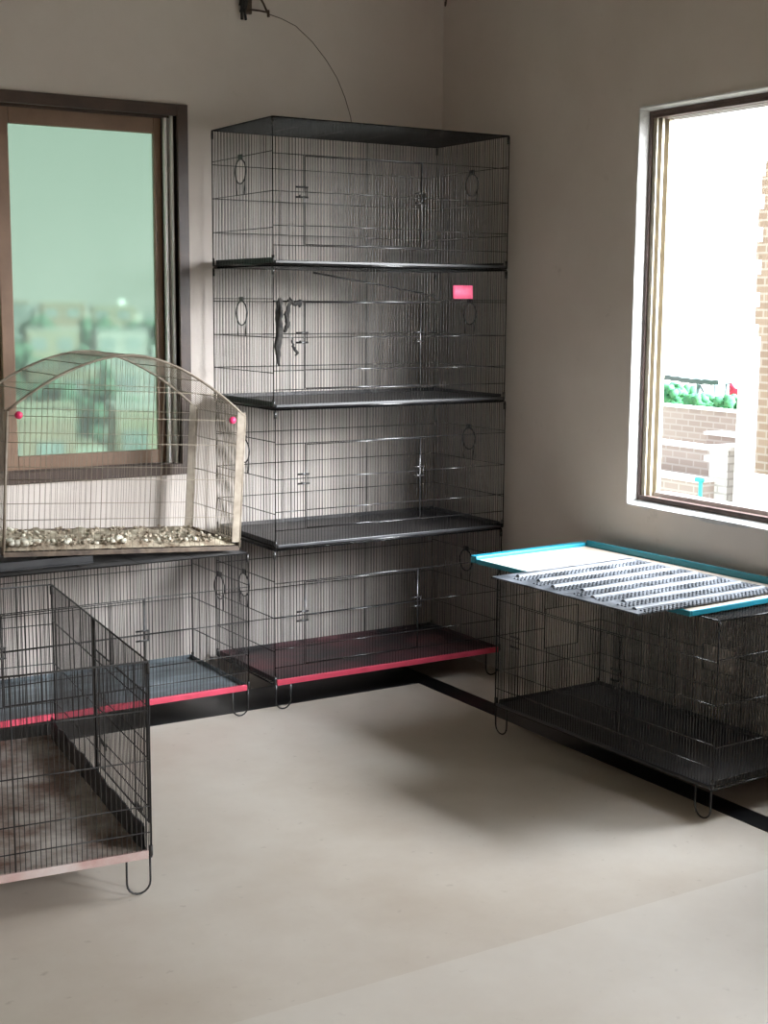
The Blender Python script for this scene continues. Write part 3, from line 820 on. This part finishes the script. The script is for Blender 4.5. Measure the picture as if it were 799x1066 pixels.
# town behind the green glass
CAMX, CAMY = -2.235, -4.365
rng = random.Random(21)
def at(ang, dist): return CAMX+math.sin(R(ang))*dist, CAMY+math.cos(R(ang))*dist
spots = [(a_, 230, rng.uniform(-0.005, 0.002), 6.4) for a_ in (14.2, 16.1, 18.0, 19.9, 21.8, 23.7)]
spots += [(a_, 150, rng.uniform(-0.022, -0.012), 5.0) for a_ in (15.1, 17.6, 20.1, 22.6)]
spots += [(a_, 88, rng.uniform(-0.045, -0.030), 3.6) for a_ in (14.8, 18.1, 21.2, 24.2)]
spots += [(16.6, 42, -0.066, 2.4), (21.4, 44, -0.060, 2.4)]
for i, (an, di, sl, w) in enumerate(spots):
    x, y = at(an, di)
    top = 1.46+sl*di
    d = w*rng.uniform(0.7, 1.0); h = top-GZ-0.4
    t = thing('town_house', 'hazy flat-roofed house of the town seen through the green glass', 'house', (x, y, GZ), (0, 0, R(rng.uniform(-12, 12)-19)), 'houses beyond the green window')
    mb = MB(); mb.box(-w/2, w/2, -d/2, d/2, 0, h); mb.build('wall', HC[i % 4], t)
    mb = MB(); frame_rect(mb, 'y', -d/2-0.04, -d/2+0.1, -w/2, w/2, h, h+0.4, 0.12); mb.box(-w/2-0.05, w/2+0.05, -d/2-0.05, d/2+0.05, h-0.1, h+0.03); mb.build('parapet', HC[(i+1) % 4], t)
    for q in (-0.28, 0.22):
        mb = MB(); mb.box(w*q-0.15*w, w*q+0.15*w, -d/2-0.05, -d/2+0.02, h-2.0, h-0.7); mb.build('window', G['glass_dark'], t)
    if i % 3 == 0:
        mb = MB(); mb.tube([(w*0.2, 0, h), (w*0.2, 0, h+0.9)], 0.4, 10); mb.build('water_tank', G['white'], t)
tsp = [(a_, 190+7*(k%2), -0.007, 2.9) for k, a_ in enumerate((15.2, 17.2, 19.3, 21.2, 23.0))] + [(a_, 118+6*(k%2), -0.026, 2.1) for k, a_ in enumerate((16.4, 18.9, 21.9))] + [(a_, 66+5*(k%2), -0.047, 1.25) for k, a_ in enumerate((15.2, 17.6, 19.7, 22.6))]
for i, (an, di, sl, rr_) in enumerate(tsp):
    x, y = at(an, di)
    top = 1.46+sl*di
    t = thing('tree', 'hazy bushy tree of the town seen through the green glass', 'tree', (x, y, GZ), group='trees beyond the green window')
    mb = MB()
    for k in range(60):
        a_ = rng.uniform(0, 6.28); q = rr_*math.sqrt(rng.random())
        zz = top-GZ-rr_*0.3-(q/rr_)**2*rr_*0.7-rng.uniform(0.0, 1.5)*rr_
        mb.blob((math.cos(a_)*q, math.sin(a_)*q, zz), rr_*rng.uniform(0.18, 0.34), (1, 1, 0.9), 0.35, 0, rng)
    mb.build('crown', G['tree'], t)
    mb = MB(); mb.tube([(0, 0, 0), (0.1, 0, (top-GZ)*0.6)], [0.25, 0.15], 7); mb.build('trunk', G['trunk'], t)

# ------------------------------------------------------------------ light: overcast sky through the openings
w = bpy.data.worlds.new('overcast_sky'); SC.world = w; w.use_nodes = True
nt = w.node_tree
bg = nt.nodes['Background']
SKY = 3.0
tc = nt.nodes.new('ShaderNodeTexCoord')
sx = nt.nodes.new('ShaderNodeSeparateXYZ'); nt.links.new(tc.outputs['Generated'], sx.inputs[0])
cr = nt.nodes.new('ShaderNodeValToRGB')
cr.color_ramp.elements[0].position = 0.0; cr.color_ramp.elements[0].color = (0.97, 0.985, 1.0, 1)
cr.color_ramp.elements[1].position = 0.6; cr.color_ramp.elements[1].color = (0.80, 0.86, 0.93, 1)
nt.links.new(sx.outputs['Z'], cr.inputs['Fac'])
# unseen bright sky patches, the low one added to light the back wall
lobes = ((58.0, 16.0, 58.0, -8.0), (145.0, 12.0, 23.0, -60.0))      # strength, tightness, elevation, azimuth
prev = None
for LOBE, POW, EL, AZ in lobes:
    vd = nt.nodes.new('ShaderNodeVectorMath'); vd.operation = 'DOT_PRODUCT'
    nt.links.new(tc.outputs['Generated'], vd.inputs[0])
    vd.inputs[1].default_value = (math.cos(R(EL))*math.cos(R(AZ)), math.cos(R(EL))*math.sin(R(AZ)), math.sin(R(EL)))
    mxm = nt.nodes.new('ShaderNodeMath'); mxm.operation = 'MAXIMUM'; mxm.inputs[1].default_value = 0.0
    nt.links.new(vd.outputs['Value'], mxm.inputs[0])
    pw = nt.nodes.new('ShaderNodeMath'); pw.operation = 'POWER'; pw.inputs[1].default_value = POW
    nt.links.new(mxm.outputs[0], pw.inputs[0])
    ma = nt.nodes.new('ShaderNodeMath'); ma.operation = 'MULTIPLY_ADD'; ma.inputs[1].default_value = LOBE; ma.inputs[2].default_value = SKY
    if prev: nt.links.new(prev, ma.inputs[2])
    nt.links.new(pw.outputs[0], ma.inputs[0])
    prev = ma.outputs[0]
nt.links.new(prev, bg.inputs['Strength'])
nt.links.new(cr.outputs['Color'], bg.inputs['Color'])
def portal(name, loc, rot, sx_, sy_):
    l = bpy.data.lights.new(name, 'AREA'); l.shape = 'RECTANGLE'; l.size = sx_; l.size_y = sy_
    l.cycles.is_portal = True
    o = bpy.data.objects.new(name, l); COL.objects.link(o); o.location = loc; o.rotation_euler = rot
portal('window_daylight', (XR+0.128, (W2[0]+W2[1])/2, (W2[2]+W2[3])/2), (0, R(90), 0), W2[3]-W2[2], W2[1]-W2[0])
portal('added_doorway_daylight', (XR+0.128, (D1[0]+D1[1])/2, (D1[2]+D1[3])/2), (0, R(90), 0), D1[3]-D1[2], D1[1]-D1[0])  # sky sampling for the added doorway
portal('green_window_daylight', ((W1[0]+W1[1])/2, YB+0.128, (W1[2]+W1[3])/2), (R(-90), 0, 0), W1[1]-W1[0], W1[3]-W1[2])

# ------------------------------------------------------------------ camera
yaw, pitch, roll, F = 0.5524, -0.1489, 0.0069, 1452.83
cyw, syw, cp, sp = math.cos(yaw), math.sin(yaw), math.cos(pitch), math.sin(pitch)
fwd = Vector((syw*cp, cyw*cp, sp)); right = Vector((cyw, -syw, 0)); up = right.cross(fwd)
c, s = math.cos(roll), math.sin(roll)
r2 = right*c+up*s; u2 = up*c-right*s
cam = bpy.data.cameras.new('camera'); co = bpy.data.objects.new('camera', cam); COL.objects.link(co)
co.matrix_world = Matrix(((r2.x, u2.x, -fwd.x, -2.2353), (r2.y, u2.y, -fwd.y, -4.3652), (r2.z, u2.z, -fwd.z, 1.4638), (0, 0, 0, 1)))
cam.sensor_fit = 'VERTICAL'; cam.sensor_height = 36; cam.lens = 36*F/1066
cam.clip_start = 0.05; cam.clip_end = 1500
SC.camera = co

SC.view_settings.view_transform = 'Standard'
SC.view_settings.look = 'None'
SC.view_settings.exposure = -0.32
SC.view_settings.gamma = 1.0
SC.view_settings.use_curve_mapping = False
SC.cycles.max_bounces = 10
SC.cycles.diffuse_bounces = 6
SC.cycles.transparent_max_bounces = 16
